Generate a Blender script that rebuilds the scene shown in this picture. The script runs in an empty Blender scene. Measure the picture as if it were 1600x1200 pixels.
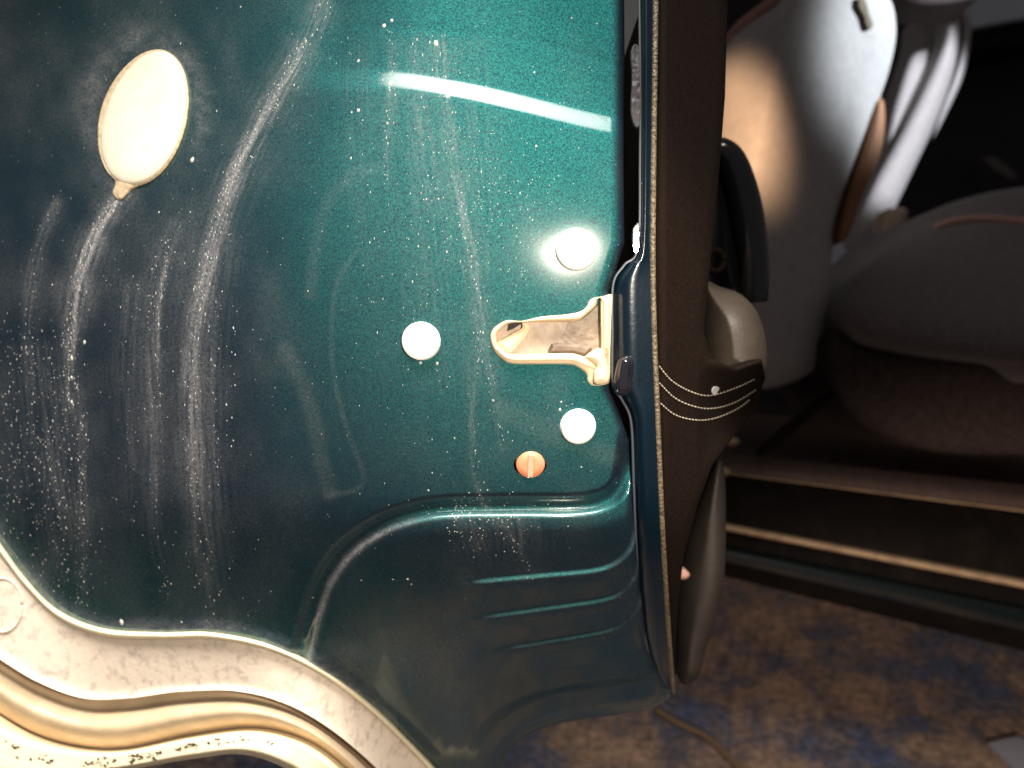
import bpy, math, random
import numpy as np
from mathutils import Vector

random.seed(7); rng = np.random.default_rng(7)
scene = bpy.context.scene
C = scene.collection

# ------------------------------------------------------------------ camera
TAN = 0.5556                       # half width of the view at unit distance
PITCH = math.radians(28)
CAM = np.array([0.0, 0.0, 0.95])
FWD = np.array([0.0, math.cos(PITCH), -math.sin(PITCH)])
RGT = np.array([1.0, 0.0, 0.0])
UPV = np.array([0.0, math.sin(PITCH), math.cos(PITCH)])
cd = bpy.data.cameras.new('camera'); cam = bpy.data.objects.new('camera', cd); C.objects.link(cam)
cam.location = CAM; cam.rotation_euler = (math.pi/2 - PITCH, 0, 0)
cd.sensor_width = 36; cd.lens = 18/TAN; cd.clip_start = 0.01; cd.clip_end = 60
cd.dof.use_dof = True; cd.dof.focus_distance = 0.375; cd.dof.aperture_fstop = 9
scene.camera = cam

# ------------------------------------------------------------------ dim night surroundings and lamps
w = bpy.data.worlds.new('World'); scene.world = w; w.use_nodes = True
w.node_tree.nodes['Background'].inputs[0].default_value = (0.85, 0.76, 0.76, 1)
w.node_tree.nodes['Background'].inputs[1].default_value = 0.08

def cam_pt(r, u, f):
    return CAM + RGT*r + UPV*u + FWD*f
def lamp(name, kind, loc, target, power, col, size=0.1, spot=None, blend=0.3, squash=1.0, roll=0.0):
    l = bpy.data.lights.new(name, kind); l.energy = power; l.color = col
    if kind == 'AREA': l.shape = 'RECTANGLE'; l.size, l.size_y = size; l.spread = math.radians(50)
    else: l.shadow_soft_size = size
    if kind == 'SPOT': l.spot_size = math.radians(spot); l.spot_blend = blend
    o = bpy.data.objects.new(name, l); C.objects.link(o); o.location = loc
    o.rotation_euler = (Vector(target)-Vector(loc)).to_track_quat('-Z', 'Y').to_euler()
    o.rotation_euler.rotate_axis('Z', math.radians(roll)); o.scale = (squash, 1, 1)
    return o
def P0(px, py, d):
    return cam_pt((px-800)/800*TAN*d, (600-py)/800*TAN*d, d)
lamp('tube_lamp', 'AREA', CAM+np.array([-0.04, 0.26, 0.50]), CAM+np.array([-0.04, 0.285, -0.30]), 3.7, (1.0, 0.95, 0.86), (0.95, 0.24))
lamp('hand_torch', 'SPOT', CAM+np.array([0.1065, -0.010, 0.024]), P0(130, 980, 0.42), 11.5, (1.0, 0.88, 0.72), 0.006, 80, 0.25)
lamp('cold_seat_spot', 'SPOT', cam_pt(1.05, 0.66, 0.55), cam_pt(0.44, 0.415, 1.0), 80, (0.82, 0.91, 1.0), 0.02, 22, 0.45)
lamp('cold_seat_spot', 'SPOT', cam_pt(0.78, 0.75, 0.50), cam_pt(0.62, 0.40, 1.44), 75, (0.88, 0.90, 1.0), 0.02, 17, 0.4)  # second cold spot, added to whiten the far seat
lamp('flank_fill', 'SPOT', cam_pt(-0.1, 0.35, -0.1), cam_pt(0.222, 0.262, 0.93), 105, (1.0, 0.60, 0.34), 0.02, 11, 0.75, 0.5, 26)  # added narrow warm spot that makes the orange patch on the backrest
lamp('sill_fill', 'SPOT', cam_pt(0.32, -0.34, -0.10), cam_pt(0.50, -0.38, 1.0), 30, (1.0, 0.80, 0.66), 0.03, 44, 0.8)  # added fill light for the sill and ground, no bulb there

vs = scene.view_settings
vs.view_transform = 'Standard'; vs.look = 'None'; vs.exposure = 0; vs.gamma = 1; vs.use_curve_mapping = False

# ------------------------------------------------------------------ helpers
def P(px, py, d):
    """point seen at photo position (px,py), d metres along the view axis"""
    px = np.asarray(px, float); py = np.asarray(py, float); d = np.asarray(d, float)
    a = (px-800)/800*TAN*d; b = (600-py)/800*TAN*d
    return CAM + a[..., None]*RGT + b[..., None]*UPV + d[..., None]*FWD
def sst(a, b, x):
    t = np.clip((x-a)/(b-a), 0, 1); return t*t*(3-2*t)
def curve(pts, n=12, closed=False):
    p = np.array(pts, float); out = []
    N = len(p)
    idx = range(N if closed else N-1)
    for i in idx:
        if closed: a, b, c, e = p[(i-1) % N], p[i], p[(i+1) % N], p[(i+2) % N]
        else: a, b, c, e = p[max(i-1, 0)], p[i], p[i+1], p[min(i+2, N-1)]
        for k in range(n):
            t = k/n
            out.append(0.5*((2*b)+(-a+c)*t+(2*a-5*b+4*c-e)*t*t+(-a+3*b-3*c+e)*t**3))
    if not closed: out.append(p[-1])
    return np.array(out)
def seg_near(X, Y, poly, closed=False):
    """distance, nearest point, side sign and arc parameter to a polyline"""
    X = np.asarray(X, float); Y = np.asarray(Y, float)
    best = np.full(X.shape, 1e18); nx = np.zeros(X.shape); ny = np.zeros(X.shape); side = np.zeros(X.shape); tt = np.zeros(X.shape)
    q = np.vstack([poly, poly[:1]]) if closed else poly
    L = 0.0
    for a, b in zip(q[:-1], q[1:]):
        dx, dy = b-a; l2 = dx*dx+dy*dy
        if l2 < 1e-12: continue
        t = np.clip(((X-a[0])*dx+(Y-a[1])*dy)/l2, 0, 1)
        cx = a[0]+t*dx; cy = a[1]+t*dy
        d2 = (X-cx)**2+(Y-cy)**2
        m = d2 < best
        best = np.where(m, d2, best); nx = np.where(m, cx, nx); ny = np.where(m, cy, ny)
        side = np.where(m, np.sign(dx*(Y-a[1])-dy*(X-a[0])), side); tt = np.where(m, L+t*math.sqrt(l2), tt)
        L += math.sqrt(l2)
    return np.sqrt(best), nx, ny, side, tt
def inside(X, Y, poly):
    r = np.zeros(np.shape(X), bool); n = len(poly)
    for i in range(n):
        x1, y1 = poly[i]; x2, y2 = poly[(i+1) % n]
        if y1 == y2: continue
        c = ((y1 > Y) != (y2 > Y)) & (X < (x2-x1)*(Y-y1)/(y2-y1)+x1)
        r ^= c
    return r
# smooth value noise
_tab = rng.random((256, 256))
def vnoise(X, Y):
    xi = np.floor(X).astype(int); yi = np.floor(Y).astype(int)
    fx = X-xi; fy = Y-yi; fx = fx*fx*(3-2*fx); fy = fy*fy*(3-2*fy)
    g = lambda i, j: _tab[i % 256, j % 256]
    return (g(xi, yi)*(1-fx)+g(xi+1, yi)*fx)*(1-fy)+(g(xi, yi+1)*(1-fx)+g(xi+1, yi+1)*fx)*fy
def fbm(X, Y, o=3):
    s = 0; a = 0.5
    for k in range(o):
        s = s+a*vnoise(X*2**k+17*k, Y*2**k+31*k); a *= 0.5
    return s/(1-0.5**o)

def link(name, me, mat, parent=None, smooth=True):
    o = bpy.data.objects.new(name, me); C.objects.link(o)
    if mat: me.materials.append(mat)
    if smooth: me.polygons.foreach_set('use_smooth', [True]*len(me.polygons))
    if parent: o.parent = parent
    return o
def mesh_from(name, v, f, mat, parent=None, smooth=True):
    me = bpy.data.meshes.new(name); me.from_pydata([tuple(x) for x in v], [], [tuple(x) for x in f]); me.update()
    return link(name, me, mat, parent, smooth)
def region(name, outer, holes, depth, step, mat, parent=None, thick=0.004, attr=None):
    """surface over a closed outline given in photo units, with real depth, clean edges and a turned-back rim"""
    x0, y0 = outer.min(0); x1, y1 = outer.max(0)
    nx = int((x1-x0)/step)+3; ny = int((y1-y0)/step)+3
    gx = x0-step+np.arange(nx)*step; gy = y0-step+np.arange(ny)*step
    X, Y = np.meshgrid(gx, gy)
    ins = inside(X, Y, outer)
    for h in holes: ins &= ~inside(X, Y, h)
    q = ins[:-1, :-1] | ins[1:, :-1] | ins[:-1, 1:] | ins[1:, 1:]
    use = np.zeros(ins.shape, bool)
    use[:-1, :-1] |= q; use[1:, :-1] |= q; use[:-1, 1:] |= q; use[1:, 1:] |= q
    out = use & ~ins
    ox, oy = X[out], Y[out]
    bd, bx, by = seg_near(ox, oy, outer, True)[:3]
    for h in holes:
        hd, hx, hy = seg_near(ox, oy, h, True)[:3]
        m = hd < bd; bd = np.where(m, hd, bd); bx = np.where(m, hx, bx); by = np.where(m, hy, by)
    X[out] = bx; Y[out] = by
    idx = -np.ones(ins.shape, int); idx[use] = np.arange(use.sum())
    px = X[use]; py = Y[use]
    V = P(px, py, depth(px, py))
    jj, ii = np.nonzero(q)
    F = np.stack([idx[jj, ii], idx[jj+1, ii], idx[jj+1, ii+1], idx[jj, ii+1]], 1)
    # rim
    if thick > 0:
        E = np.concatenate([F[:, [0, 1]], F[:, [1, 2]], F[:, [2, 3]], F[:, [3, 0]]])
        key = np.sort(E, 1); k = key[:, 0]*len(V)+key[:, 1]
        u, inv, cnt = np.unique(k, return_inverse=True, return_counts=True)
        B = E[cnt[inv.ravel()] == 1]
        bv = np.unique(B); mp = -np.ones(len(V), int); mp[bv] = len(V)+np.arange(len(bv))
        V2 = P(px[bv], py[bv], depth(px[bv], py[bv])) + FWD*thick
        F = np.concatenate([F, np.stack([B[:, 1], B[:, 0], mp[B[:, 0]], mp[B[:, 1]]], 1)])
        V = np.concatenate([V, V2]); px = np.concatenate([px, px[bv]]); py = np.concatenate([py, py[bv]])
    o = mesh_from(name, V.tolist(), F.tolist(), mat, parent)
    if attr:
        for an, fn in attr.items():
            a = o.data.attributes.new(an, 'FLOAT', 'POINT'); a.data.foreach_set('value', np.asarray(fn(px, py), np.float32))
    return o
def loft(name, rows, mat, parent=None, cap=False):
    n = len(rows[0]); v = [p for r in rows for p in r]; f = []
    for i in range(len(rows)-1):
        for k in range(n-1): f.append((i*n+k, (i+1)*n+k, (i+1)*n+k+1, i*n+k+1))
    return mesh_from(name, v, f, mat, parent)
def tube(name, pts, rad, mat, parent=None, sides=8, flat=1.0):
    pts = [Vector(p) for p in pts]; v = []; f = []
    n = len(pts); rads = rad if hasattr(rad, '__len__') else [rad]*n
    for i, p in enumerate(pts):
        t = (pts[min(i+1, n-1)]-pts[max(i-1, 0)]).normalized()
        a = t.cross(Vector(tuple(FWD)))
        if a.length < 1e-4: a = Vector((1, 0, 0))
        a.normalize(); b = t.cross(a).normalized()
        for k in range(sides):
            th = 2*math.pi*k/sides
            v.append(p+a*math.cos(th)*rads[i]+b*math.sin(th)*rads[i]*flat)
    for i in range(n-1):
        for k in range(sides):
            f.append((i*sides+k, i*sides+(k+1) % sides, (i+1)*sides+(k+1) % sides, (i+1)*sides+k))
    f.append(tuple(range(sides))[::-1]); f.append(tuple((n-1)*sides+k for k in range(sides)))
    return mesh_from(name, v, f, mat, parent)
def empty(name, loc, label, cat, group=None):
    o = bpy.data.objects.new(name, None); C.objects.link(o); o.location = tuple(loc); o.empty_display_size = 0.02
    bpy.context.view_layer.update()
    tag(o, label, cat, group); return o
def tag(o, label, cat, group=None):
    o['label'] = label; o['category'] = cat
    if group: o['group'] = group
def adopt(root):
    """parts were built in world space: keep them there under a root standing at the base of the thing"""
    for ch in root.children: ch.matrix_parent_inverse = root.matrix_world.inverted()

# ------------------------------------------------------------------ materials
def mat(name, col, rough=0.5, metal=0.0, coat=0.0, noise=None, bump=None, spec=0.5, mottle=0.0, sheen=0):
    m = bpy.data.materials.new(name); m.use_nodes = True
    nt = m.node_tree; b = nt.nodes['Principled BSDF']
    b.inputs['Base Color'].default_value = (*col, 1); b.inputs['Roughness'].default_value = rough
    b.inputs['Metallic'].default_value = metal; b.inputs['Coat Weight'].default_value = coat
    b.inputs['Coat Roughness'].default_value = 0.06; b.inputs['Specular IOR Level'].default_value = spec
    b.inputs['Sheen Weight'].default_value = sheen
    tc = nt.nodes.new('ShaderNodeTexCoord')
    if noise:
        scale, col2, lo, hi = noise
        n = nt.nodes.new('ShaderNodeTexNoise'); n.inputs['Scale'].default_value = scale; n.inputs['Detail'].default_value = 8
        n.inputs['Roughness'].default_value = 0.65
        nt.links.new(tc.outputs['Object'], n.inputs['Vector'])
        r = nt.nodes.new('ShaderNodeValToRGB'); r.color_ramp.elements[0].position = lo; r.color_ramp.elements[1].position = hi
        r.color_ramp.elements[0].color = (*col, 1); r.color_ramp.elements[1].color = (*col2, 1)
        nt.links.new(n.outputs['Fac'], r.inputs['Fac']); nt.links.new(r.outputs['Color'], b.inputs['Base Color'])
        mr = nt.nodes.new('ShaderNodeMapRange'); mr.inputs['To Min'].default_value = max(0.03, rough-0.1); mr.inputs['To Max'].default_value = min(1, rough+0.12)
        nt.links.new(n.outputs['Fac'], mr.inputs['Value']); nt.links.new(mr.outputs['Result'], b.inputs['Roughness'])
    if bump:
        bs, st = bump
        n2 = nt.nodes.new('ShaderNodeTexNoise'); n2.inputs['Scale'].default_value = bs; n2.inputs['Detail'].default_value = 4
        nt.links.new(tc.outputs['Object'], n2.inputs['Vector'])
        bp = nt.nodes.new('ShaderNodeBump'); bp.inputs['Strength'].default_value = st; bp.inputs['Distance'].default_value = 0.001
        nt.links.new(n2.outputs['Fac'], bp.inputs['Height']); nt.links.new(bp.outputs['Normal'], b.inputs['Normal'])
    return m

def paint_material():
    m = bpy.data.materials.new('teal_metallic_paint'); m.use_nodes = True
    nt = m.node_tree; N = nt.nodes; Lk = nt.links; b = N['Principled BSDF']
    tc = N.new('ShaderNodeTexCoord')
    # metallic flake: tiny colour and angle variation
    fl = N.new('ShaderNodeTexNoise'); fl.inputs['Scale'].default_value = 1500; fl.inputs['Detail'].default_value = 2
    Lk.new(tc.outputs['Object'], fl.inputs['Vector'])
    base = N.new('ShaderNodeValToRGB')
    base.color_ramp.elements[0].position = 0.36; base.color_ramp.elements[0].color = (0.004, 0.050, 0.064, 1)
    base.color_ramp.elements[1].position = 0.66; base.color_ramp.elements[1].color = (0.014, 0.180, 0.148, 1)
    Lk.new(fl.outputs['Fac'], base.inputs['Fac'])
    at = N.new('ShaderNodeAttribute'); at.attribute_name = 'dirt_and_shine'
    dn = N.new('ShaderNodeTexNoise'); dn.inputs['Scale'].default_value = 900; dn.inputs['Detail'].default_value = 6; dn.inputs['Roughness'].default_value = 0.8
    Lk.new(tc.outputs['Object'], dn.inputs['Vector'])
    dr = N.new('ShaderNodeMapRange'); dr.inputs['From Min'].default_value = 0.38; dr.inputs['From Max'].default_value = 0.68
    dr.inputs['To Min'].default_value = 0.25; dr.inputs['To Max'].default_value = 1.5
    Lk.new(dn.outputs['Fac'], dr.inputs['Value'])
    mu = N.new('ShaderNodeMath'); mu.operation = 'MULTIPLY'; mu.use_clamp = True
    Lk.new(at.outputs['Fac'], mu.inputs[0]); Lk.new(dr.outputs['Result'], mu.inputs[1])
    N.remove(b)
    flk = N.new('ShaderNodeBsdfAnisotropic'); flk.distribution = 'BECKMANN'; flk.inputs['Roughness'].default_value = 0.61
    Lk.new(base.outputs['Color'], flk.inputs['Color'])
    body = N.new('ShaderNodeBsdfDiffuse'); body.inputs['Color'].default_value = (0.012, 0.029, 0.055, 1)     # blue pigment under the flakes
    pm0 = N.new('ShaderNodeMixShader'); pm0.inputs[0].default_value = 0.35
    Lk.new(flk.outputs[0], pm0.inputs[1]); Lk.new(body.outputs[0], pm0.inputs[2])
    coat = N.new('ShaderNodeBsdfAnisotropic'); coat.inputs['Roughness'].default_value = 0.105; coat.inputs['Color'].default_value = (1, 1, 1, 1)
    fr = N.new('ShaderNodeFresnel'); fr.inputs['IOR'].default_value = 1.5
    pm = N.new('ShaderNodeMixShader')
    Lk.new(fr.outputs[0], pm.inputs[0]); Lk.new(pm0.outputs[0], pm.inputs[1]); Lk.new(coat.outputs[0], pm.inputs[2])
    du = N.new('ShaderNodeBsdfPrincipled'); du.inputs['Base Color'].default_value = (0.30, 0.29, 0.30, 1); du.inputs['Roughness'].default_value = 0.9
    mx = N.new('ShaderNodeMixShader')
    Lk.new(mu.outputs[0], mx.inputs[0]); Lk.new(pm.outputs[0], mx.inputs[1]); Lk.new(du.outputs[0], mx.inputs[2])
    Lk.new(mx.outputs[0], N['Material Output'].inputs['Surface'])
    return m
M_paint = paint_material()
M_flange = mat('dark_blue_flange_paint', (0.002, 0.010, 0.019), 0.3, 0.2, 0.7, bump=(500, 0.08))
M_bolt = mat('zinc_bolt', (0.90, 0.89, 0.84), 0.38, 0.0, bump=(900, 0.1))
M_boltdirt = mat('bolt_socket_grime', (0.87, 0.85, 0.79), 0.5)
M_plug = mat('cream_plug', (0.80, 0.72, 0.57), 0.55, noise=(90, (0.84, 0.78, 0.65), 0.4, 0.7))
M_sealant = mat('waxy_sealant', (0.60, 0.48, 0.32), 0.6, noise=(260, (0.45, 0.34, 0.21), 0.45, 0.7), bump=(400, 0.5))
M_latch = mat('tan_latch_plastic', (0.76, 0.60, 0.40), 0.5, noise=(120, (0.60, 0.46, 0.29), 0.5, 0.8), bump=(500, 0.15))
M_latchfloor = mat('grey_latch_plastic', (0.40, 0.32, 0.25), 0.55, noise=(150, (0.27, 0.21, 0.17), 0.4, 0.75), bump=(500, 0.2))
M_pawl = mat('dark_steel_pawl', (0.16, 0.12, 0.09), 0.45, 0.5, noise=(200, (0.10, 0.075, 0.06), 0.4, 0.7))
M_black = mat('black_void_plastic', (0.006, 0.006, 0.007), 0.7)
M_orange = mat('orange_lock_plastic', (0.90, 0.27, 0.14), 0.45, noise=(250, (0.85, 0.32, 0.19), 0.4, 0.8))
M_trim = mat('brown_black_trim', (0.007, 0.0036, 0.0024), 0.8, noise=(500, (0.011, 0.006, 0.004), 0.4, 0.7), bump=(1100, 0.2), spec=0.1)
M_bead = mat('glittering_seam', (0.20, 0.15, 0.095), 0.4, 0.1, noise=(700, (0.06, 0.045, 0.03), 0.42, 0.62), bump=(700, 0.9))
M_thread = mat('pale_thread', (0.42, 0.36, 0.28), 0.7)
M_leather = mat('worn_brown_leather', (0.075, 0.056, 0.040), 0.55, noise=(45, (0.035, 0.025, 0.018), 0.4, 0.7), bump=(600, 0.2))
M_gloss = mat('glossy_black_plastic', (0.008, 0.008, 0.009), 0.15, 0, 0.5)
M_seal = mat('grey_sealed_flange', (0.78, 0.66, 0.55), 0.55, noise=(140, (0.42, 0.36, 0.31), 0.50, 0.72), bump=(300, 0.25))
M_roll = mat('tan_rubber_roll', (0.62, 0.47, 0.31), 0.5, noise=(50, (0.46, 0.34, 0.22), 0.4, 0.75), bump=(400, 0.2))
M_hem = mat('cream_hem', (0.92, 0.80, 0.56), 0.5, noise=(130, (0.80, 0.67, 0.45), 0.5, 0.8), bump=(300, 0.3))
M_mark = mat('black_smudge', (0.05, 0.035, 0.02), 0.7)
M_speck = mat('dried_mineral_speck', (0.48, 0.47, 0.44), 0.5)
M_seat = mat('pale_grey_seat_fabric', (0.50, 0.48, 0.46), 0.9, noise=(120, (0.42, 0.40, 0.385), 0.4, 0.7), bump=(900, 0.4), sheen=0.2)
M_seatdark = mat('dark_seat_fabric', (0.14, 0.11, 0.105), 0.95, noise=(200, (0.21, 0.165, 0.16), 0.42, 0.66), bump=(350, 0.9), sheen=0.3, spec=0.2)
M_pink = mat('pink_seat_piping', (0.55, 0.30, 0.24), 0.7)
M_sill = mat('black_sill_plastic', (0.007, 0.0055, 0.005), 0.85, noise=(30, (0.015, 0.011, 0.009), 0.45, 0.7), bump=(300, 0.2), spec=0.08)
M_sillpaint = mat('teal_sill_paint', (0.003, 0.012, 0.013), 0.3, 0.4, 0.7)
M_strip = mat('brass_scuff_strip', (0.52, 0.36, 0.22), 0.5, 0.0, noise=(60, (0.22, 0.14, 0.08), 0.45, 0.75))
M_carpet = mat('brown_carpet', (0.09, 0.06, 0.05), 0.95, noise=(90, (0.14, 0.095, 0.08), 0.4, 0.7), bump=(500, 0.8))
M_paper = mat('grey_paper', (0.25, 0.25, 0.29), 0.9)
def ground_material():
    m = mat('blotched_ground', (0.10, 0.055, 0.028), 0.95)
    nt = m.node_tree; N = nt.nodes; Lk = nt.links; b = N['Principled BSDF']; tc = N['Texture Coordinate'] if 'Texture Coordinate' in N else N.new('ShaderNodeTexCoord')
    n1 = N.new('ShaderNodeTexNoise'); n1.inputs['Scale'].default_value = 7; n1.inputs['Detail'].default_value = 10; n1.inputs['Roughness'].default_value = 0.75
    n2 = N.new('ShaderNodeTexNoise'); n2.inputs['Scale'].default_value = 110; n2.inputs['Detail'].default_value = 8; n2.inputs['Roughness'].default_value = 0.7
    for n in (n1, n2): Lk.new(tc.outputs['Object'], n.inputs['Vector'])
    r1 = N.new('ShaderNodeValToRGB')
    cr = r1.color_ramp; cr.elements[0].position = 0.40; cr.elements[0].color = (0.024, 0.034, 0.060, 1); cr.elements[1].position = 0.54; cr.elements[1].color = (0.092, 0.064, 0.046, 1)
    e = cr.elements.new(0.47); e.color = (0.045, 0.040, 0.045, 1); e = cr.elements.new(0.66); e.color = (0.14, 0.095, 0.062, 1)
    Lk.new(n1.outputs['Fac'], r1.inputs['Fac'])
    r2 = N.new('ShaderNodeValToRGB'); r2.color_ramp.elements[0].position = 0.3; r2.color_ramp.elements[0].color = (0.6, 0.6, 0.68, 1); r2.color_ramp.elements[1].position = 0.7; r2.color_ramp.elements[1].color = (4.0, 3.9, 4.0, 1)
    Lk.new(n2.outputs['Fac'], r2.inputs['Fac'])
    mx = N.new('ShaderNodeMix'); mx.data_type = 'RGBA'; mx.blend_type = 'MULTIPLY'; mx.inputs[0].default_value = 1
    Lk.new(r1.outputs['Color'], mx.inputs[6]); Lk.new(r2.outputs['Color'], mx.inputs[7]); Lk.new(mx.outputs[2], b.inputs['Base Color'])
    bp = N.new('ShaderNodeBump'); bp.inputs['Strength'].default_value = 0.7; bp.inputs['Distance'].default_value = 0.004
    Lk.new(n2.outputs['Fac'], bp.inputs['Height']); Lk.new(bp.outputs['Normal'], b.inputs['Normal'])
    return m
M_ground = ground_material()

# ------------------------------------------------------------------ ground
def build_ground():
    n = 60; v = []; f = []
    for j in range(n+1):
        for i in range(n+1):
            x = -3+6*i/n; y = -1.5+6*j/n
            v.append((x, y, 0.006*float(fbm(np.array(x*3+9.), np.array(y*3+5.)))))
    for j in range(n):
        for i in range(n):
            a = j*(n+1)+i; f.append((a, a+1, a+n+2, a+n+1))
    g = mesh_from('ground', v, f, M_ground); g['kind'] = 'structure'
build_ground()

# ================================================================== the car door
# the pressed shut face, as relief (mm, positive towards the viewer) over a vertical plate
ARC = curve([(400, 140), (470, 129), (600, 124), (700, 137), (800, 158), (900, 183), (960, 197), (1040, 220)])
TOPL = curve([(440, 45), (500, 38), (650, 45), (780, 55), (860, 70), (940, 95), (1040, 125)])
HLT = curve([(474, 1080), (478, 1045), (485, 1010), (497, 960), (515, 910), (545, 868), (590, 834), (640, 814), (700, 804), (800, 802), (900, 801), (945, 793), (972, 775), (986, 745), (992, 690)])
RIBS = [curve([(700, 918), (745, 911), (850, 901), (930, 893), (965, 880), (988, 855), (996, 820)]),
        curve([(720, 972), (760, 966), (860, 952), (940, 940), (972, 927), (994, 900), (1002, 870)]),
        curve([(750, 1022), (795, 1015), (880, 1001), (945, 989), (975, 976), (998, 950), (1006, 920)])]
S_TOP = curve([(-60, 770), (0, 850), (40, 905), (90, 955), (160, 984), (250, 990), (330, 990), (420, 1008), (500, 1045), (570, 1095), (630, 1150), (690, 1215), (740, 1280)])
EDGE_R = [(975, -60), (976, 100), (974, 250), (976, 380), (962, 425), (952, 455), (952, 610), (966, 640), (984, 690), (990, 800), (1000, 920), (1012, 1010), (1040, 1070)]
EDGE_B = [(1048, 1086), (1022, 1106), (960, 1118), (900, 1126), (850, 1138), (812, 1158), (790, 1185), (775, 1230), (770, 1280)]
def fcurve(c):
    return lambda X: np.interp(X, c[:, 0], c[:, 1])
fARC, fTOP = fcurve(ARC), fcurve(TOPL)
panel_outline = np.array(EDGE_R + list(map(tuple, curve(EDGE_B, 6))) + [tuple(p) for p in S_TOP[::-1]] + [(-60, -60)])
bottom_line = curve(EDGE_B, 6); right_line = np.array(EDGE_R)

def plate(py):
    v = (600-py)/800*TAN
    return 0.3425/(math.cos(PITCH)+v*math.sin(PITCH))
_ly = np.arange(-200, 1500, 2.0)
_ls = np.interp(_ly, [-200, 0, 250, 450, 700, 770, 835, 1500], [0.42, 0.42, 0.42, 0.38, 0.30, 0.24, -0.04, -0.06])
_li = np.cumsum(_ls[::-1])[::-1]*2.0*0.25
def lean(Y):
    return np.interp(Y, _ly, _li)
def relief(X, Y):
    X = np.asarray(X, float); Y = np.asarray(Y, float)
    r = np.zeros(X.shape)
    # turning away to the left
    q = 440-X+0.62*(np.sqrt((450-Y)**2+120**2)+(450-Y))*0.5-20; q = 0.5*(q+np.sqrt(q*q+40**2)); wv = q*0.25
    r -= np.sqrt((0.50*wv)**2+16.0**2)-16.0
    r -= (np.maximum(0, 760-X)*0.25)**2/900
    r -= 4.5*(np.maximum(0, X-620)/350)**2
    # leaning back towards the top
    r -= lean(Y)
    # step of the upper pressing
    mA = sst(430, 540, X)
    hA = mA*np.interp(X, [430, 560, 700, 950], [1.9, 2.2, 2.5, 3.65])
    sp = lambda u: 0.5*(u+np.sqrt(u*u+20.0))
    ta = Y-fARC(X)
    r += hA*(sp(ta+15)-sp(ta-15))/30.0 - hA
    r -= 0.12*sst(480, 620, X)*np.exp(-((Y-fTOP(X))/7.0)**2)
    # groove round the lower pressing
    m = (Y > 600) & (X > 400)
    if m.any():
        d, _, _, s, _ = seg_near(X[m], Y[m], HLT)
        tt = d*s*(-1)                               # positive outside (up and left)
        g = np.where(tt > -7, sst(-7, 10, tt)*(1-sst(14, 32, tt)), 0)
        fade = sst(640, 740, Y[m])
        add = -4.6*g*fade
        inner = sst(4, -30, tt)*fade
        add += 1.5*inner
        for R_ in RIBS:
            d, nx_, ny_, s, tl = seg_near(X[m], Y[m], R_)
            dn = d*s                                # positive below the rib
            mk = sst(0, 60, tl)*sst(690, 760, X[m])
            add += 2.6*mk*np.where(dn < 3, sst(-7, 3, dn), 1-sst(3, 50, dn))
        r[m] += add
    # lower part tucks under
    lo = np.maximum(0, Y-805)*0.25*sst(400, 600, X)
    r -= lo**2/140
    # rolled edges on the right and below
    m = (X > 900)
    if m.any():
        d = seg_near(X[m], Y[m], right_line)[0]; e = np.clip(1-d/20, 0, 1)
        r[m] -= 5.0*(1-np.sqrt(np.maximum(0, 1-e*e)))
    m = (Y > 1030) & (X > 700)
    if m.any():
        d = seg_near(X[m], Y[m], bottom_line)[0]
        r[m] += 2.0*sst(60, 42, d)
        e = np.clip(1-d/26, 0, 1); r[m] -= 7.0*(1-np.sqrt(np.maximum(0, 1-e*e)))
    # bulged lip along the wheel-arch edge
    m = (Y > 700)
    if m.any():
        d = seg_near(X[m], Y[m], S_TOP)[0]
        r[m] += 2.5*sst(26, 4, d)
    # hand-pressed unevenness of sheet metal
    r += 0.5*(fbm(X/170+3, Y/170+8, 2)-0.5)
    return r
def dpanel(X, Y):
    X = np.atleast_1d(np.asarray(X, float)); Y = np.atleast_1d(np.asarray(Y, float))
    return plate(Y)-relief(X, Y)*0.001*0.94
def on_panel(x, y, lift=0.0):
    """point and frame (normal, right, up) on the shut face"""
    e = 3.0
    a = P([x], [y], dpanel(x, y))[0]
    bx = P([x+e], [y], dpanel(x+e, y))[0]-P([x-e], [y], dpanel(x-e, y))[0]
    by = P([x], [y-e], dpanel(x, y-e))[0]-P([x], [y+e], dpanel(x, y+e))[0]
    n = np.cross(bx, by); n /= np.linalg.norm(n)
    if n @ FWD > 0: n = -n
    rx = bx-n*(bx@n); rx /= np.linalg.norm(rx); uy = np.cross(n, rx)
    return a+n*lift, n, rx, uy

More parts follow.
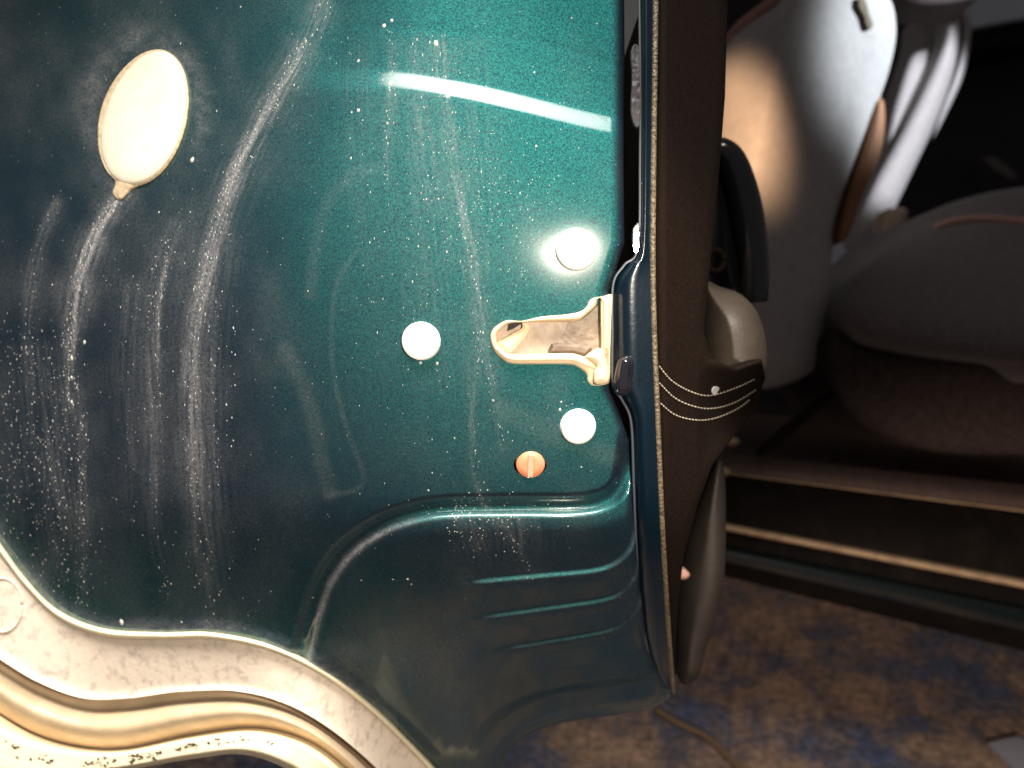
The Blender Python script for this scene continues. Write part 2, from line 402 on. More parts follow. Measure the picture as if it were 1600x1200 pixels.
# dirt: dried runs of water (as drawn in the photo, in photo units)
STREAKS = [
    ([(640, 40), (645, 200), (660, 350), (680, 520), (700, 700)], 40, 0.11),
    ([(730, 50), (740, 200), (755, 350), (765, 500)], 26, 0.13),
    ([(560, 60), (560, 200), (570, 330), (580, 480)], 22, 0.08),
    ([(345, 350), (330, 500), (325, 650), (330, 800), (345, 930)], 22, 0.16),
    ([(210, 420), (200, 560), (205, 700), (215, 850)], 16, 0.12),
    ([(512, -20), (482, 60), (432, 150), (384, 240), (345, 340), (318, 440), (302, 520), (300, 620), (303, 720), (312, 830), (332, 970)], 13, 0.62),
    ([(478, 60), (420, 160), (372, 250), (335, 345), (308, 450)], 5, 0.55),
    ([(205, 285), (178, 320), (148, 370), (126, 430), (114, 500), (108, 570), (113, 640)], 9, 1.35),
    ([(100, 300), (75, 345), (56, 410), (45, 480), (40, 560)], 8, 0.32),
    ([(686, 50), (690, 130), (702, 210), (716, 300), (735, 400), (750, 500), (768, 600), (787, 700)], 11, 0.36),
    ([(612, 50), (612, 130), (604, 220), (607, 290)], 4, 0.45),
    ([(650, 60), (652, 150), (668, 250), (690, 330), (700, 420)], 14, 0.16),
    ([(285, 330), (258, 390), (238, 460), (234, 560), (240, 680), (242, 820), (262, 930)], 9, 0.30),
    ([(262, 400), (250, 470), (246, 560), (252, 640)], 3, 0.4),
    ([(745, 520), (738, 620), (742, 720), (758, 790), (800, 840), (830, 900)], 6, 0.22),
    ([(800, 785), (815, 830), (815, 880)], 22, 0.22),
    ([(725, 785), (740, 830), (760, 880)], 16, 0.18),
    ([(825, 300), (815, 400), (800, 470)], 16, 0.10),
    ([(60, 520), (70, 620), (80, 720), (95, 820), (120, 930)], 34, 0.18),
    ([(128, 640), (128, 740), (130, 840), (130, 950)], 7, 0.20)]
ST = [(curve(p, 6), wd, st) for p, wd, st in STREAKS]
PAINTED_REFLECTIONS = [(curve([(590, 262), (545, 278), (510, 320), (492, 390), (485, 460)]), 12, 0.07),  # soft reflections left of the latch and by the lower bolt, painted as dust
          (curve([(560, 390), (528, 440), (518, 520), (524, 600), (545, 680), (568, 740), (555, 765), (510, 775)]), 5, 0.07),
          (curve([(445, 545), (470, 590), (490, 660), (505, 730), (515, 770)]), 15, 0.08),
          (curve([(790, 640), (850, 672), (900, 690), (950, 712)]), 20, 0.08),
          (curve([(870, 590), (872, 640), (880, 680)]), 24, 0.06)]
def dirt_and_shine(X, Y):  # real dried dirt, plus reflections and highlights painted in with the dust colour
    X = np.asarray(X, float); Y = np.asarray(Y, float)
    v = 0.014+0.11*fbm(X/60, Y/90, 3)**2*(0.5+sst(520, 300, X))
    for i, (c, wd, st) in enumerate(ST):
        lo = c.min(0)-5*wd; hi = c.max(0)+5*wd
        m = (X > lo[0]) & (X < hi[0]) & (Y > lo[1]) & (Y < hi[1])
        if not m.any(): continue
        d, _, _, s, tl = seg_near(X[m], Y[m], c)
        wob = 0.6+0.9*fbm(tl/40+i*13, np.zeros_like(tl)+i, 2)
        grain = np.clip(3.4*fbm(d*s/3.0+50+i*7, tl/70+i*5, 3)-0.95, 0.03, 2.4)
        L = np.linalg.norm(np.diff(c, axis=0), axis=1).sum()
        ends = sst(0, 25, tl)*(1-0.8*sst(L*0.55, L, tl))
        v[m] += 0.6*st*(0.62*np.exp(-(d/(wd*wob))**2)*grain+0.22*np.exp(-(d/(wd*wob*2.4))**2)*(0.4+grain*0.6))*ends*1.15
    # wax smeared round the plug, grime along the arch edge
    e = np.hypot((X-228)/92, (Y-185)/130)
    v += 0.35*np.exp(-((e-0.95)/0.22)**2)*fbm(X/12, Y/12, 3)*sst(330, 120, Y)
    m = (Y > 780) & (X < 620)
    if m.any():
        d = seg_near(X[m], Y[m], S_TOP)[0]
        v[m] += 0.9*np.exp(-d/9.0)*fbm(X[m]/9, Y[m]/9, 3)
    m = (Y > 900) & (X > 470)  # reflected band beside the arch edge, painted in as a dust film
    if m.any():
        d, _, _, s_, tl = seg_near(X[m], Y[m], S_TOP)
        wd = 20+0.42*np.maximum(0, X[m]-490)
        v[m] += 0.15*sst(800, 700, X[m])*np.exp(-((d-wd*1.05)/(wd*0.62))**2)*sst(480, 540, X[m])*(0.7+0.6*fbm(X[m]/30, Y[m]/30, 3))
    # pale highlights on the crests of the pressings, painted in as dust
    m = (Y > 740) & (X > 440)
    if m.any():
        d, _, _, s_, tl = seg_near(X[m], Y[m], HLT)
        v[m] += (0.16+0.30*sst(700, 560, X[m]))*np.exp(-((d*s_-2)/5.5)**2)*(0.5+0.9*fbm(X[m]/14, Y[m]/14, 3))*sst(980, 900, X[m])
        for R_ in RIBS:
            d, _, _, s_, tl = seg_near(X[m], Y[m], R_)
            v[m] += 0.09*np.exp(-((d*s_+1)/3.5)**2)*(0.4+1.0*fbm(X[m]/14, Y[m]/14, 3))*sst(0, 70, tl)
    for c, wd, st in PAINTED_REFLECTIONS:
        lo = c.min(0)-3*wd; hi = c.max(0)+3*wd
        m = (X > lo[0]) & (X < hi[0]) & (Y > lo[1]) & (Y < hi[1])
        if m.any():
            d, _, _, _, tl = seg_near(X[m], Y[m], c)
            v[m] += 0.65*st*sst(wd*1.3, wd*0.3, d)*(0.6+0.8*fbm(X[m]/25, Y[m]/25, 3))
    return np.clip(v, 0, 0.95)

door = empty('car_door', (0.02, 0.42, 0.50), 'open dark teal car door seen edge-on, its shut face with bolts and tan latch mouth', 'car door')

Z = lambda pts: np.array([(740+x/5.3333, 440+y/5.3333) for x, y in pts])      # from an enlarged view of the latch
latch_outer = curve(Z([(138, 480), (150, 415), (190, 368), (280, 322), (400, 328), (560, 292), (740, 276), (870, 255), (935, 215), (960, 165), (1000, 135), (1070, 124), (1140, 104), (1158, 130), (1150, 300), (1140, 560), (1135, 800), (1110, 855), (1000, 868), (952, 835), (938, 770), (880, 722), (800, 692), (560, 690), (320, 686), (230, 642), (165, 568)]), 5, True)
latch_inner = curve(Z([(192, 475), (206, 420), (290, 350), (400, 338), (560, 334), (800, 330), (885, 320), (950, 270), (1020, 205), (1034, 150), (1058, 150), (1062, 300), (1066, 540), (1040, 556), (990, 570), (930, 622), (820, 598), (620, 598), (320, 602), (240, 562), (202, 520)]), 5, True)
lock_c = (828, 727)
th = np.linspace(0, 2*math.pi, 49)[:-1]
lock_hole = np.stack([lock_c[0]+25.5*np.cos(th), lock_c[1]+18.5*np.sin(th)], 1)
latch_cut = Z([(1, 1)])  # replaced below
cen = latch_inner.mean(0)
latch_cut = latch_inner + (latch_inner-cen)/np.linalg.norm(latch_inner-cen, axis=1)[:, None]*3.0
region('shut_face', panel_outline, [latch_cut, lock_hole], dpanel, 2.2, M_paint, door, 0.006, {'dirt_and_shine': dirt_and_shine})

# ---- latch mouth
def latch_d(X, Y):
    d1 = seg_near(X, Y, latch_outer, True)[0]; d2 = seg_near(X, Y, latch_inner, True)[0]
    t = d1/(d1+d2+1e-6)
    h = 2.4*np.sqrt(np.clip(1-(2*t-1)**2, 0, 1)) - 0.2 + 0.5*sst(0.35, 0.42, t)*(Y > 545) - 0.8*sst(0.7, 1.0, t)
    return dpanel(X, Y)-0.001*h
latch = region('latch_frame', latch_outer, [latch_inner], latch_d, 1.0, M_latch, door, 0.012)
latch['label'] = 'tan plastic frame round the latch mouth'
def plane_d(x, y, off):      # a flat plate parallel to the face near (x,y), off metres behind
    d0 = float(dpanel(x, y)[0])
    return lambda X, Y: d0+off+(np.asarray(Y, float)-y)*0.00004
big = latch_inner + (latch_inner-cen)/np.linalg.norm(latch_inner-cen, axis=1)[:, None]*2.0
def floor_d(X, Y):
    return float(dpanel(870, 520)[0])+0.0045+0.002*sst(880, 905, X+0.4*(Y-520))+0.00003*(Y-520)+0.0008*(fbm(X/18, Y/18)-.5)
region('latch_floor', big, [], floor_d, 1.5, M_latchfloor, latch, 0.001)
tongue = curve(Z([(198, 500), (250, 478), (340, 425), (405, 385), (408, 345), (440, 350), (462, 385), (440, 440), (390, 500), (330, 570), (290, 588), (240, 560), (205, 525)]), 5, True)
region('latch_tongue', tongue, [], lambda X, Y: plane_d(830, 530, 0.0020)(X, Y)-0.0012*sst(0, 6, seg_near(X, Y, tongue, True)[0]), 1.0, M_latch, latch, 0.006)
slot = Z([(283, 410), (300, 345), (340, 338), (398, 345), (395, 352), (330, 392)])
region('latch_slot', slot, [], plane_d(805, 512, 0.0040), 1.0, M_black, latch, 0.001)
web = Z([(790, 335), (885, 325), (950, 275), (1030, 200), (1055, 190), (1060, 540), (960, 590), (760, 500), (720, 470), (770, 400)])
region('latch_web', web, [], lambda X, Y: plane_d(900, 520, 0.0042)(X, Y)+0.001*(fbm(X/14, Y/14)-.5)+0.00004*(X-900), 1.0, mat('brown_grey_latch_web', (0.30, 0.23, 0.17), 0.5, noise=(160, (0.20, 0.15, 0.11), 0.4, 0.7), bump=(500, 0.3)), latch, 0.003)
pawl = Z([(622, 598), (624, 570), (650, 520), (700, 508), (880, 520), (990, 548), (965, 592), (930, 622), (820, 597), (700, 597)])
region('latch_pawl', pawl, [], lambda X, Y: plane_d(890, 543, 0.0026)(X, Y)-0.0008*sst(0, 4, seg_near(X, Y, pawl, True)[0]), 1.0, M_pawl, latch, 0.004)
post = Z([(1062, 140), (1135, 112), (1150, 200), (1142, 400), (1130, 560), (1105, 600), (1072, 560), (1066, 300)])
region('latch_post', post, [], lambda X, Y: latch_d(X, Y)*0+plane_d(945, 500, -0.0022)(X, Y)-0.0016*sst(0, 6, seg_near(X, Y, post, True)[0]), 1.0, M_latch, latch, 0.006)
knob = curve(Z([(935, 630), (990, 575), (1040, 552), (1082, 575), (1110, 680), (1128, 790), (1105, 850), (1010, 850), (1000, 760), (1015, 700)]), 5, True)
region('latch_knob', knob, [], lambda X, Y: plane_d(935, 575, -0.0030)(X, Y)-0.0026*np.sqrt(np.clip(seg_near(X, Y, knob, True)[0]/9, 0, 1)), 1.0, M_latch, latch, 0.008)

# ---- bolts
def disc(name, x, y, rad, prof, material, parent, seg=40, hole=None, jit=0):
    """turned part standing on the face; prof = [(radius factor, height m)] from rim to centre"""
    a, n, rx, uy = on_panel(x, y)
    v = []; f = []
    for pr, h in prof:
        for k in range(seg):
            t = 2*math.pi*k/seg
            v.append(a+n*h+(rx*math.cos(t)+uy*math.sin(t))*rad*pr)
    for i in range(len(prof)-1):
        for k in range(seg): f.append((i*seg+k, i*seg+(k+1) % seg, (i+1)*seg+(k+1) % seg, (i+1)*seg+k))
    f.append(tuple((len(prof)-1)*seg+k for k in range(seg)))
    return mesh_from(name, v, f, material, parent), a, n, rx, uy
def star(name, a, n, rx, uy, rad, h, material, parent, lobes=6):
    v = []; N_ = 36
    for k in range(N_):
        t = 2*math.pi*k/N_; r_ = rad*(1+0.16*math.cos(lobes*t))
        v.append(a+n*h+(rx*math.cos(t)+uy*math.sin(t))*r_)
    for k in range(N_):
        t = 2*math.pi*k/N_; r_ = rad*0.85*(1+0.16*math.cos(lobes*t))
        v.append(a+n*(h-0.0003)+(rx*math.cos(t)+uy*math.sin(t))*r_)
    f = [(k, (k+1) % N_, N_+(k+1) % N_, N_+k) for k in range(N_)]+[tuple(N_+k for k in range(N_))]
    return mesh_from(name, v, f, material, parent)
for x, y, rp in ((900, 390, 32), (658, 533, 29), (903, 666, 27)):
    d = float(dpanel(x, y)[0]); R_ = rp/800*TAN*d
    prof = [(1.05, -0.001), (1.05, 0.0004), (1.0, 0.0008), (1.0, 0.0022), (0.95, 0.0029), (0.82, 0.0032), (0.60, 0.0034), (0.50, 0.0034), (0.44, 0.00335), (0.2, 0.00335)]
    o, a, n, rx, uy = disc('bolt', x, y, R_, prof, M_bolt, door)
    star('socket', a, n, rx, uy, R_*0.27, 0.00345, M_boltdirt, o)

# ---- child lock: orange screw sunk in a dark hole
a, n, rx, uy = on_panel(*lock_c)
d = float(dpanel(*lock_c)[0]); R_ = 22.5/800*TAN*d
o, a, n, rx, uy = disc('child_lock', 829, 726, R_, [(1.0, -0.006), (1.0, -0.0002), (0.94, 0.0006), (0.5, 0.0008), (0.2, 0.0008)], M_orange, door)
o['label'] = 'orange plastic child lock screw'
bm_pts = []
for sx, sy, h in ((-1, -1, 0), (1, -1, 0), (1, 1, 0), (-1, 1, 0)):
    bm_pts.append(a+rx*sx*R_*0.22+uy*sy*R_*0.86+n*0.0004)
for sx, sy in ((-1, -1), (1, -1), (1, 1), (-1, 1)):
    bm_pts.append(a+rx*sx*R_*0.18+uy*sy*R_*0.80+n*0.0016)
mesh_from('lock_bar', bm_pts, [(4, 5, 6, 7), (0, 1, 5, 4), (1, 2, 6, 5), (2, 3, 7, 6), (3, 0, 4, 7)], mat('pale_orange_bar', (0.82, 0.36, 0.24), 0.5), o, False)
disc('lock_well', 828, 727, R_*1.25, [(1.0, -0.002), (1.0, -0.008), (0.5, -0.008)], M_black, o)

# ---- cream oval plug at the upper left with a waxy collar and a run below it
plug_c = (226, 184)
ell = []
ang = math.atan2(210, -62)    # long axis, leaning to the right at the top
for t in np.linspace(0, 2*math.pi, 65)[:-1]:
    u_ = 108*math.cos(t); v_ = 62*math.sin(t)*(1-0.06*math.cos(t))
    ax = (0.30, -0.954); bx = (0.954, 0.30)
    ell.append((plug_c[0]+u_*ax[0]+v_*bx[0], plug_c[1]+u_*ax[1]+v_*bx[1]))
ell = np.array(ell)
plug = region('hole_plug', ell, [], lambda X, Y: dpanel(X, Y)-0.0012-0.0045*np.sqrt(np.clip(1-(1-np.clip(seg_near(X, Y, ell, True)[0]/45, 0, 1))**2, 0, 1)), 2.0, M_plug, door, 0.005)
plug['label'] = 'cream oval plug in the door skin'
col_out = ell+(ell-np.array(plug_c))/np.linalg.norm(ell-np.array(plug_c), axis=1)[:, None]*np.array([1.5+6*max(0, math.cos(t+1.35))**2 for t in np.linspace(0, 2*math.pi, 65)[:-1]])[:, None]
collar_tail = curve([(170, 262), (180, 285), (176, 302), (188, 312), (205, 296), (225, 284), (215, 268), (195, 275)], 5, True)
region('plug_collar', col_out, [ell+(np.array(plug_c)-ell)*0.02], lambda X, Y: dpanel(X, Y)-0.0012-0.0008*fbm(X/6, Y/6), 2.0, M_sealant, plug, 0.003)
region('sealant_run', collar_tail, [], lambda X, Y: dpanel(X, Y)-0.0006-0.0018*np.sqrt(np.clip(seg_near(X, Y, collar_tail, True)[0]/10, 0, 1)), 1.5, M_sealant, plug, 0.002)

# ---- specks: dried drops, too many to count, one part
def build_specks():
    spots = []
    def put(x, y, r, el=1.0): spots.append((x, y, r, el))
    for k in range(700):                                   # scattered
        x = rng.uniform(0, 970); y = rng.uniform(0, 1000)
        put(x, y, 0.35+0.5*rng.random()**2+1.0*(rng.random() < 0.05), 1+0.6*rng.random())
    for c, wd, st in ST:                                   # along the runs
        L = np.linalg.norm(np.diff(c, axis=0), axis=1).sum()
        for k in range(int(L*0.20*st+L*0.06)):
            i = rng.integers(0, len(c)-1); t = rng.random(); p = c[i]*(1-t)+c[i+1]*t
            put(p[0]+rng.normal(0, wd*0.8), p[1]+rng.normal(0, 4), 0.4+0.7*rng.random()**2+0.4*st*rng.random(), 1+2.2*rng.random())
    for x0, y0, y1, dx, n in ((112, 480, 640, -4, 26), (100, 640, 800, 4, 26), (80, 720, 930, 22, 34), (130, 650, 950, 4, 44), (82, 560, 740, 0, 22), (122, 700, 940, 6, 36), (45, 520, 760, 12, 26), (22, 560, 800, 8, 26), (365, 480, 720, -12, 16), (640, 350, 620, -4, 14)):
        for k in range(n):                                 # rows of drops
            t = (k+0.3*rng.normal())/n
            put(x0+dx*t+rng.normal(0, 5), y0+(y1-y0)*t, 0.45+1.2*rng.random()**2, 1.2+rng.random())
    for k in range(300):                                   # the crowded patch at lower left
        x = abs(rng.normal(55, 45)); y = rng.uniform(470, 950)
        put(x, y, 0.4+0.6*rng.random(), 1.2+1.4*rng.random())
    for k in range(90): put(rng.normal(745, 40), rng.normal(810, 26), 0.7+0.8*rng.random())
    for k in range(160): put(rng.normal(790, 55), rng.normal(310, 60), 0.5+0.5*rng.random(), 1.3)
    for x, y, r in ((681, 68, 5), (612, 32, 3.2), (610, 130, 4), (700, 150, 4.5), (190, 972, 5), (560, 95, 3), (560, 172, 3), (657, 567, 3), (683, 568, 3), (300, 250, 5), (637, 905, 2.5), (875, 640, 2.5), (877, 628, 1.8), (600, 40, 4), (835, 113, 2), (838, 228, 2), (132, 535, 4), (112, 560, 4), (112, 590, 3.5), (112, 628, 3.5)):
        put(x, y, r, 1.2)
    pts = [s for s in spots if 2 < s[1] < 1190]
    xs = np.array([s[0] for s in pts]); ys = np.array([s[1] for s in pts])
    ok = inside(xs, ys, panel_outline) & ~inside(xs, ys, latch_outer) & ~inside(xs, ys, ell) & ~inside(xs, ys, lock_hole)
    for bx, by, br in ((900, 390, 36), (658, 533, 33), (903, 666, 31)): ok &= np.hypot(xs-bx, ys-by) > br
    V = []; F = []
    e = 2.0
    A = P(xs, ys, dpanel(xs, ys)); AX = P(xs+e, ys, dpanel(xs+e, ys))-P(xs-e, ys, dpanel(xs-e, ys)); AY = P(xs, ys-e, dpanel(xs, ys-e))-P(xs, ys+e, dpanel(xs, ys+e))
    NN = np.cross(AX, AY); NN /= np.linalg.norm(NN, axis=1)[:, None]
    D = dpanel(xs, ys)
    for i, (x, y, r, el) in enumerate(pts):
        if not ok[i]: continue
        n = NN[i]; ax = AX[i]-n*(AX[i]@n); ax /= np.linalg.norm(ax); ay = np.cross(n, ax)
        R = r*0.8/800*TAN*D[i]; b0 = len(V); K = 7
        ph = rng.random()*6
        for k in range(K):
            t = 2*math.pi*k/K+ph; q = 0.8+0.4*rng.random()
            V.append(A[i]+(ax*math.cos(t)+ay*math.sin(t)*el)*R*q)
        for k in range(K):
            t = 2*math.pi*k/K+ph
            V.append(A[i]+(ax*math.cos(t)+ay*math.sin(t)*el)*R*0.6+n*R*0.35)
        for k in range(K): F.append((b0+k, b0+(k+1) % K, b0+K+(k+1) % K, b0+K+k))
        F.append(tuple(b0+K+k for k in range(K)))
    o = mesh_from('dried_drops', V, F, M_speck, door); o['kind'] = 'stuff'
    # short hair-thin scratches and lint
    for k in range(0): pass
build_specks()

# ---- wheel-arch edge at the lower left: lip, sealed flange, rubber roll, hem
B0 = S_TOP
B1 = curve([(-60, 990), (0, 1030), (60, 1066), (130, 1091), (200, 1091), (280, 1081), (370, 1080), (450, 1101), (520, 1142), (590, 1202), (640, 1260), (680, 1310), (700, 1340)])
B2 = curve([(-60, 1075), (0, 1120), (60, 1153), (130, 1171), (200, 1172), (300, 1151), (400, 1140), (480, 1160), (540, 1203), (590, 1260), (620, 1310), (640, 1350), (650, 1370)])
B3 = curve([(-60, 1215), (0, 1225), (60, 1222), (130, 1214), (200, 1203), (300, 1186), (380, 1179), (450, 1203), (500, 1245), (545, 1300), (570, 1340), (590, 1380), (600, 1400)])
DB = dpanel(B0[:, 0], np.minimum(B0[:, 1], 1200))
k5 = np.ones(15)/15; DB = np.convolve(np.pad(DB, 7, mode='edge'), k5, 'valid')
def arch_strip(name, A, B, offs, material, n=10):
    """offs(t): metres behind the face edge across the strip"""
    rows = []
    for t in np.linspace(0, 1, n+1):
        c = A*(1-t)+B*t
        rows.append([tuple(p) for p in P(c[:, 0], c[:, 1], DB+offs(t))])
    return loft(name, rows, material, door)
lipB = B0+np.array([0, 9.0])*1.0
lipB = B0*(1-0.10)+B1*0.10
arch_strip('arch_lip', B0-np.array([0, 3]), lipB, lambda t: -0.0045*math.sin(math.pi*t)**0.7+0.001-0.001*t, M_hem, 8)
flange = arch_strip('sealed_flange', lipB*0.995+B1*0.005, B1, lambda t: 0.002+0.006*t-0.0025*sst(0.9, 1, t), M_seal, 14)
arch_strip('rubber_roll', B1-np.array([0, 2]), B2, lambda t: 0.022+0.004*t-0.022*math.sin(math.pi*min(1, max(0, (t-0.18)/0.82)))**0.8, M_roll, 18)
hem = arch_strip('outer_hem', B2-np.array([0, 2]), B3, lambda t: 0.018-0.018*sst(0, 0.22, t)+0.010*sst(0.8, 1, t), M_hem, 14)
# pressed ring in the flange at the frame edge
def strip_pt(A, B, i, t, off): 
    c = A[i]*(1-t)+B[i]*t; return P([c[0]], [c[1]], [DB[i]+off])[0]
ring = []
for t in np.linspace(0, 2*math.pi, 40):
    x = 4+31*math.cos(t); y = 945+42*math.sin(t)
    ii_ = int(np.argmin(abs(B0[:, 0]-x))); t_r = (y-B0[ii_, 1])/(np.interp(x, B1[:, 0], B1[:, 1])-B0[ii_, 1]); ring.append(P([x], [y], [float(np.interp(x, B0[:, 0], DB))+0.0015+0.006*t_r])[0])
tube('pressed_ring', ring, 0.0009, M_seal, flange, 6)
# black smudges printed on the hem
def smudges():
    V = []; F = []
    for cx, n, sp in ((65, 3, 12), (78, 4, 8), (140, 6, 9), (165, 9, 9), (210, 14, 12), (245, 7, 9), (300, 10, 14), (345, 9, 16), (385, 7, 10), (420, 6, 12), (20, 5, 10)):
        for k in range(n):
            x = cx+rng.normal(0, sp); t = np.clip(0.45+rng.normal(0, 0.10), 0.25, 0.75)
            i = int(np.argmin(abs(B2[:, 0]-x)))
            c = B2[i]*(1-t)+B3[i]*t; c = np.array([x, c[1]])
            off = 0.018-0.018*float(sst(0, 0.22, t))+0.010*float(sst(0.8, 1, t))-0.0006
            w_, h_ = 2+3.5*rng.random(), 0.7+1.6*rng.random(); ang = rng.uniform(-0.7, 0.5); b0 = len(V); K = 7
            for q in range(K):
                a_ = 2*math.pi*q/K; rr = 0.6+0.7*rng.random()
                ux = w_*math.cos(a_)*rr; uy_ = h_*math.sin(a_)*rr
                V.append(P([c[0]+ux*math.cos(ang)-uy_*math.sin(ang)], [c[1]+ux*math.sin(ang)+uy_*math.cos(ang)], [DB[i]+off])[0])
            F.append(tuple(range(b0, b0+K)))
    o = mesh_from('hem_smudges', V, F, M_mark, hem); o['kind'] = 'stuff'
smudges()

# ---- inner flange (dark blue), seam bead and trim panel along the inner edge
FL = curve([(998, -60), (1000, 100), (1000, 250), (997, 385), (975, 415), (958, 445), (957, 520), (958, 600), (972, 625), (986, 660), (990, 750), (994, 850), (1002, 960), (1022, 1050), (1050, 1084)], 8)
FR = curve([(1021, -60), (1020, 100), (1018, 250), (1016, 385), (1017, 415), (1018, 445), (1020, 520), (1023, 600), (1025, 625), (1027, 660), (1030, 750), (1035, 850), (1041, 960), (1047, 1050), (1052, 1080)], 8)
rows = []
for t in np.linspace(0, 1, 9):
    c = FL*(1-t)+FR*t
    dd = plate(c[:, 1])+0.00094*lean(c[:, 1])+0.001*(np.maximum(0, c[:, 1]-805)*.25)**2/140+0.006*(np.maximum(0, 985-620)/350)**2
    off = 0.003-0.007*math.sin(math.pi*min(1, t/0.5)/2)**0.7+0.004*max(0, t-0.5)
    rows.append([tuple(p) for p in P(c[:, 0], c[:, 1], dd+off)])
fl = loft('inner_flange', rows, M_flange, door)
def edge_d(Y):
    Y = np.asarray(Y, float)
    return plate(Y)+0.00094*lean(Y)+0.001*(np.maximum(0, Y-805)*.25)**2/140+0.006*(365/350)**2
# thin bright paint edge of the flange
tube('flange_edge', [tuple(P([x], [y], [float(edge_d(y))-0.0008])[0]) for x, y in FL], 0.0006, mat('bare_metal_edge', (0.10, 0.11, 0.13), 0.35, 0.4), fl, 6)
# grey tape tabs on the seam
tab = curve([(986, 78), (997, 72), (1000, 120), (1000, 190), (992, 196), (986, 170), (988, 120)], 4, True)
region('seam_tab', tab, [], lambda X, Y: edge_d(Y)-0.0035-0.0008*fbm(X/5, Y/9), 1.5, mat('grey_tape', (0.028, 0.026, 0.030), 0.55, 0.1, bump=(400, 0.3)), fl, 0.003)
tab2 = curve([(990, 355), (999, 350), (999, 385), (992, 396), (988, 375)], 4, True)
region('seam_tab', tab2, [], lambda X, Y: edge_d(Y)-0.0035, 1.5, M_flange, fl, 0.003)
# bump stop with a bright glint below the latch
stop = curve([(966, 562), (980, 555), (990, 565), (988, 590), (985, 615), (962, 615), (960, 590)], 4, True)
region('bump_stop', stop, [], lambda X, Y: edge_d(Y)-0.0040-0.004*np.sqrt(np.clip(seg_near(X, Y, stop, True)[0]/9, 0, 1)), 1.0, mat('brown_rubber_stop', (0.012, 0.012, 0.018), 0.15, 0, 0.8), fl, 0.004)
BD = curve([(1025, -60), (1023, 100), (1021, 250), (1020, 400), (1022, 520), (1026, 620), (1030, 720), (1036, 850), (1044, 980), (1052, 1085)], 10)
tube('seam_bead', [tuple(P([x], [y], [float(edge_d(y))-0.0015])[0]) for x, y in BD], 0.0013, M_bead, door, 8)

trim_poly = np.array([(1026, -60), (1138, -60), (1137, 0), (1133, 150), (1119, 330), (1108, 430), (1100, 520), (1110, 560), (1150, 575), (1190, 560), (1196, 590), (1180, 640), (1140, 690), (1112, 730), (1090, 790), (1068, 870), (1058, 960), (1054, 1060), (1050, 1080), (1036, 860), (1029, 700), (1024, 600), (1021, 400), (1024, 100)], float)
def trim_d(X, Y):
    dd = seg_near(X, Y, trim_poly, True)[0]
    e = np.clip(1-dd/14, 0, 1)
    bul = sst(560, 640, Y)*sst(760, 660, Y)
    return edge_d(Y)+0.002+0.004*(1-np.sqrt(np.maximum(0, 1-e*e)))+0.00025*np.maximum(0, X-1040)+0.0012*np.maximum(0, X-1090)*bul*0.5
trim = region('trim_panel', trim_poly, [], trim_d, 3.0, M_trim, door, 0.45)
for k, pts in enumerate(([(1030, 572), (1050, 595), (1080, 612), (1110, 618), (1150, 606), (1180, 592)], [(1030, 598), (1055, 622), (1085, 635), (1115, 638), (1150, 628), (1183, 608)], [(1032, 630), (1055, 648), (1085, 656), (1115, 654), (1150, 640), (1172, 624)])):
    c = curve(pts, 24)
    cc = [c[0]]
    for q in c[1:]:
        if np.hypot(*(q-cc[-1])) > 4.2: cc.append(q)
    V = []; F = []
    for a_, b_ in zip(cc[:-1], cc[1:]):
        b_ = a_+(b_-a_)*0.75
        t_ = (b_-a_)/np.hypot(*(b_-a_)); nrm = np.array([-t_[1], t_[0]])*0.75; b0 = len(V)
        for q, h in ((a_-nrm, 0.0002), (b_-nrm, 0.0002), (b_+nrm, 0.0002), (a_+nrm, 0.0002), (a_*0.7+b_*0.3, 0.0009), (a_*0.3+b_*0.7, 0.0009)):
            V.append(P([q[0]], [q[1]], trim_d(np.array([q[0]]), np.array([q[1]]))-h)[0])
        F += [(b0, b0+1, b0+5, b0+4), (b0+2, b0+3, b0+4, b0+5), (b0+1, b0+2, b0+5), (b0+3, b0, b0+4)]
    mesh_from('stitching', V, F, M_thread, trim)
lint = curve([(1116, 604), (1124, 606), (1121, 613), (1117, 618), (1112, 612)], 4, True)
region('lint', lint, [], lambda X, Y: trim_d(X, Y)-0.002, 1, M_speck, trim, 0.001)

def dome(poly, d0, bulge, width, sx=0.0, sy=0.0, power=0.5):
    c = poly.mean(0)
    def f(X, Y):
        d = seg_near(X, Y, poly, True)[0]; e = np.clip(1-d/width, 0, 1)
        return d0+sx*(X-c[0])+sy*(Y-c[1])-bulge*(1-e*e)**power
    return f
# armrest cup, grab handle and door pocket further along the trim
cup = curve([(1098, 446), (1125, 448), (1160, 462), (1185, 492), (1198, 540), (1196, 585), (1170, 606), (1130, 618), (1100, 612), (1092, 540)], 6, True)
arm = region('armrest', cup, [], dome(cup, 0.50, 0.035, 70, -0.0002), 2.5, M_leather, door, 0.30)
hp = curve([(1118, 232), (1140, 250), (1158, 300), (1170, 360), (1178, 420), (1180, 470)], 8)
hd = tube('grab_handle', [tuple(P([x], [y], [0.55+0.0001*(y-230)])[0]) for x, y in hp], [0.008+0.003*math.sin(math.pi*i/(len(hp)-1)) for i in range(len(hp))], M_gloss, door, 10)
hback = curve([(1095, 240), (1130, 245), (1150, 300), (1160, 380), (1165, 460), (1090, 470)], 6, True)
region('handle_recess', hback, [], dome(hback, 0.60, -0.01, 40), 3, M_gloss, door, 0.2)
tube('speaker_ring', [tuple(P([1118+13*math.cos(t)], [408+17*math.sin(t)], [0.565])[0]) for t in np.linspace(0, 2*math.pi, 28)], 0.0022, M_trim, door, 6)
pocket = curve([(1118, 722), (1132, 740), (1134, 850), (1128, 930), (1105, 1010), (1088, 1062), (1060, 1060), (1054, 960), (1062, 880), (1085, 800)], 6, True)
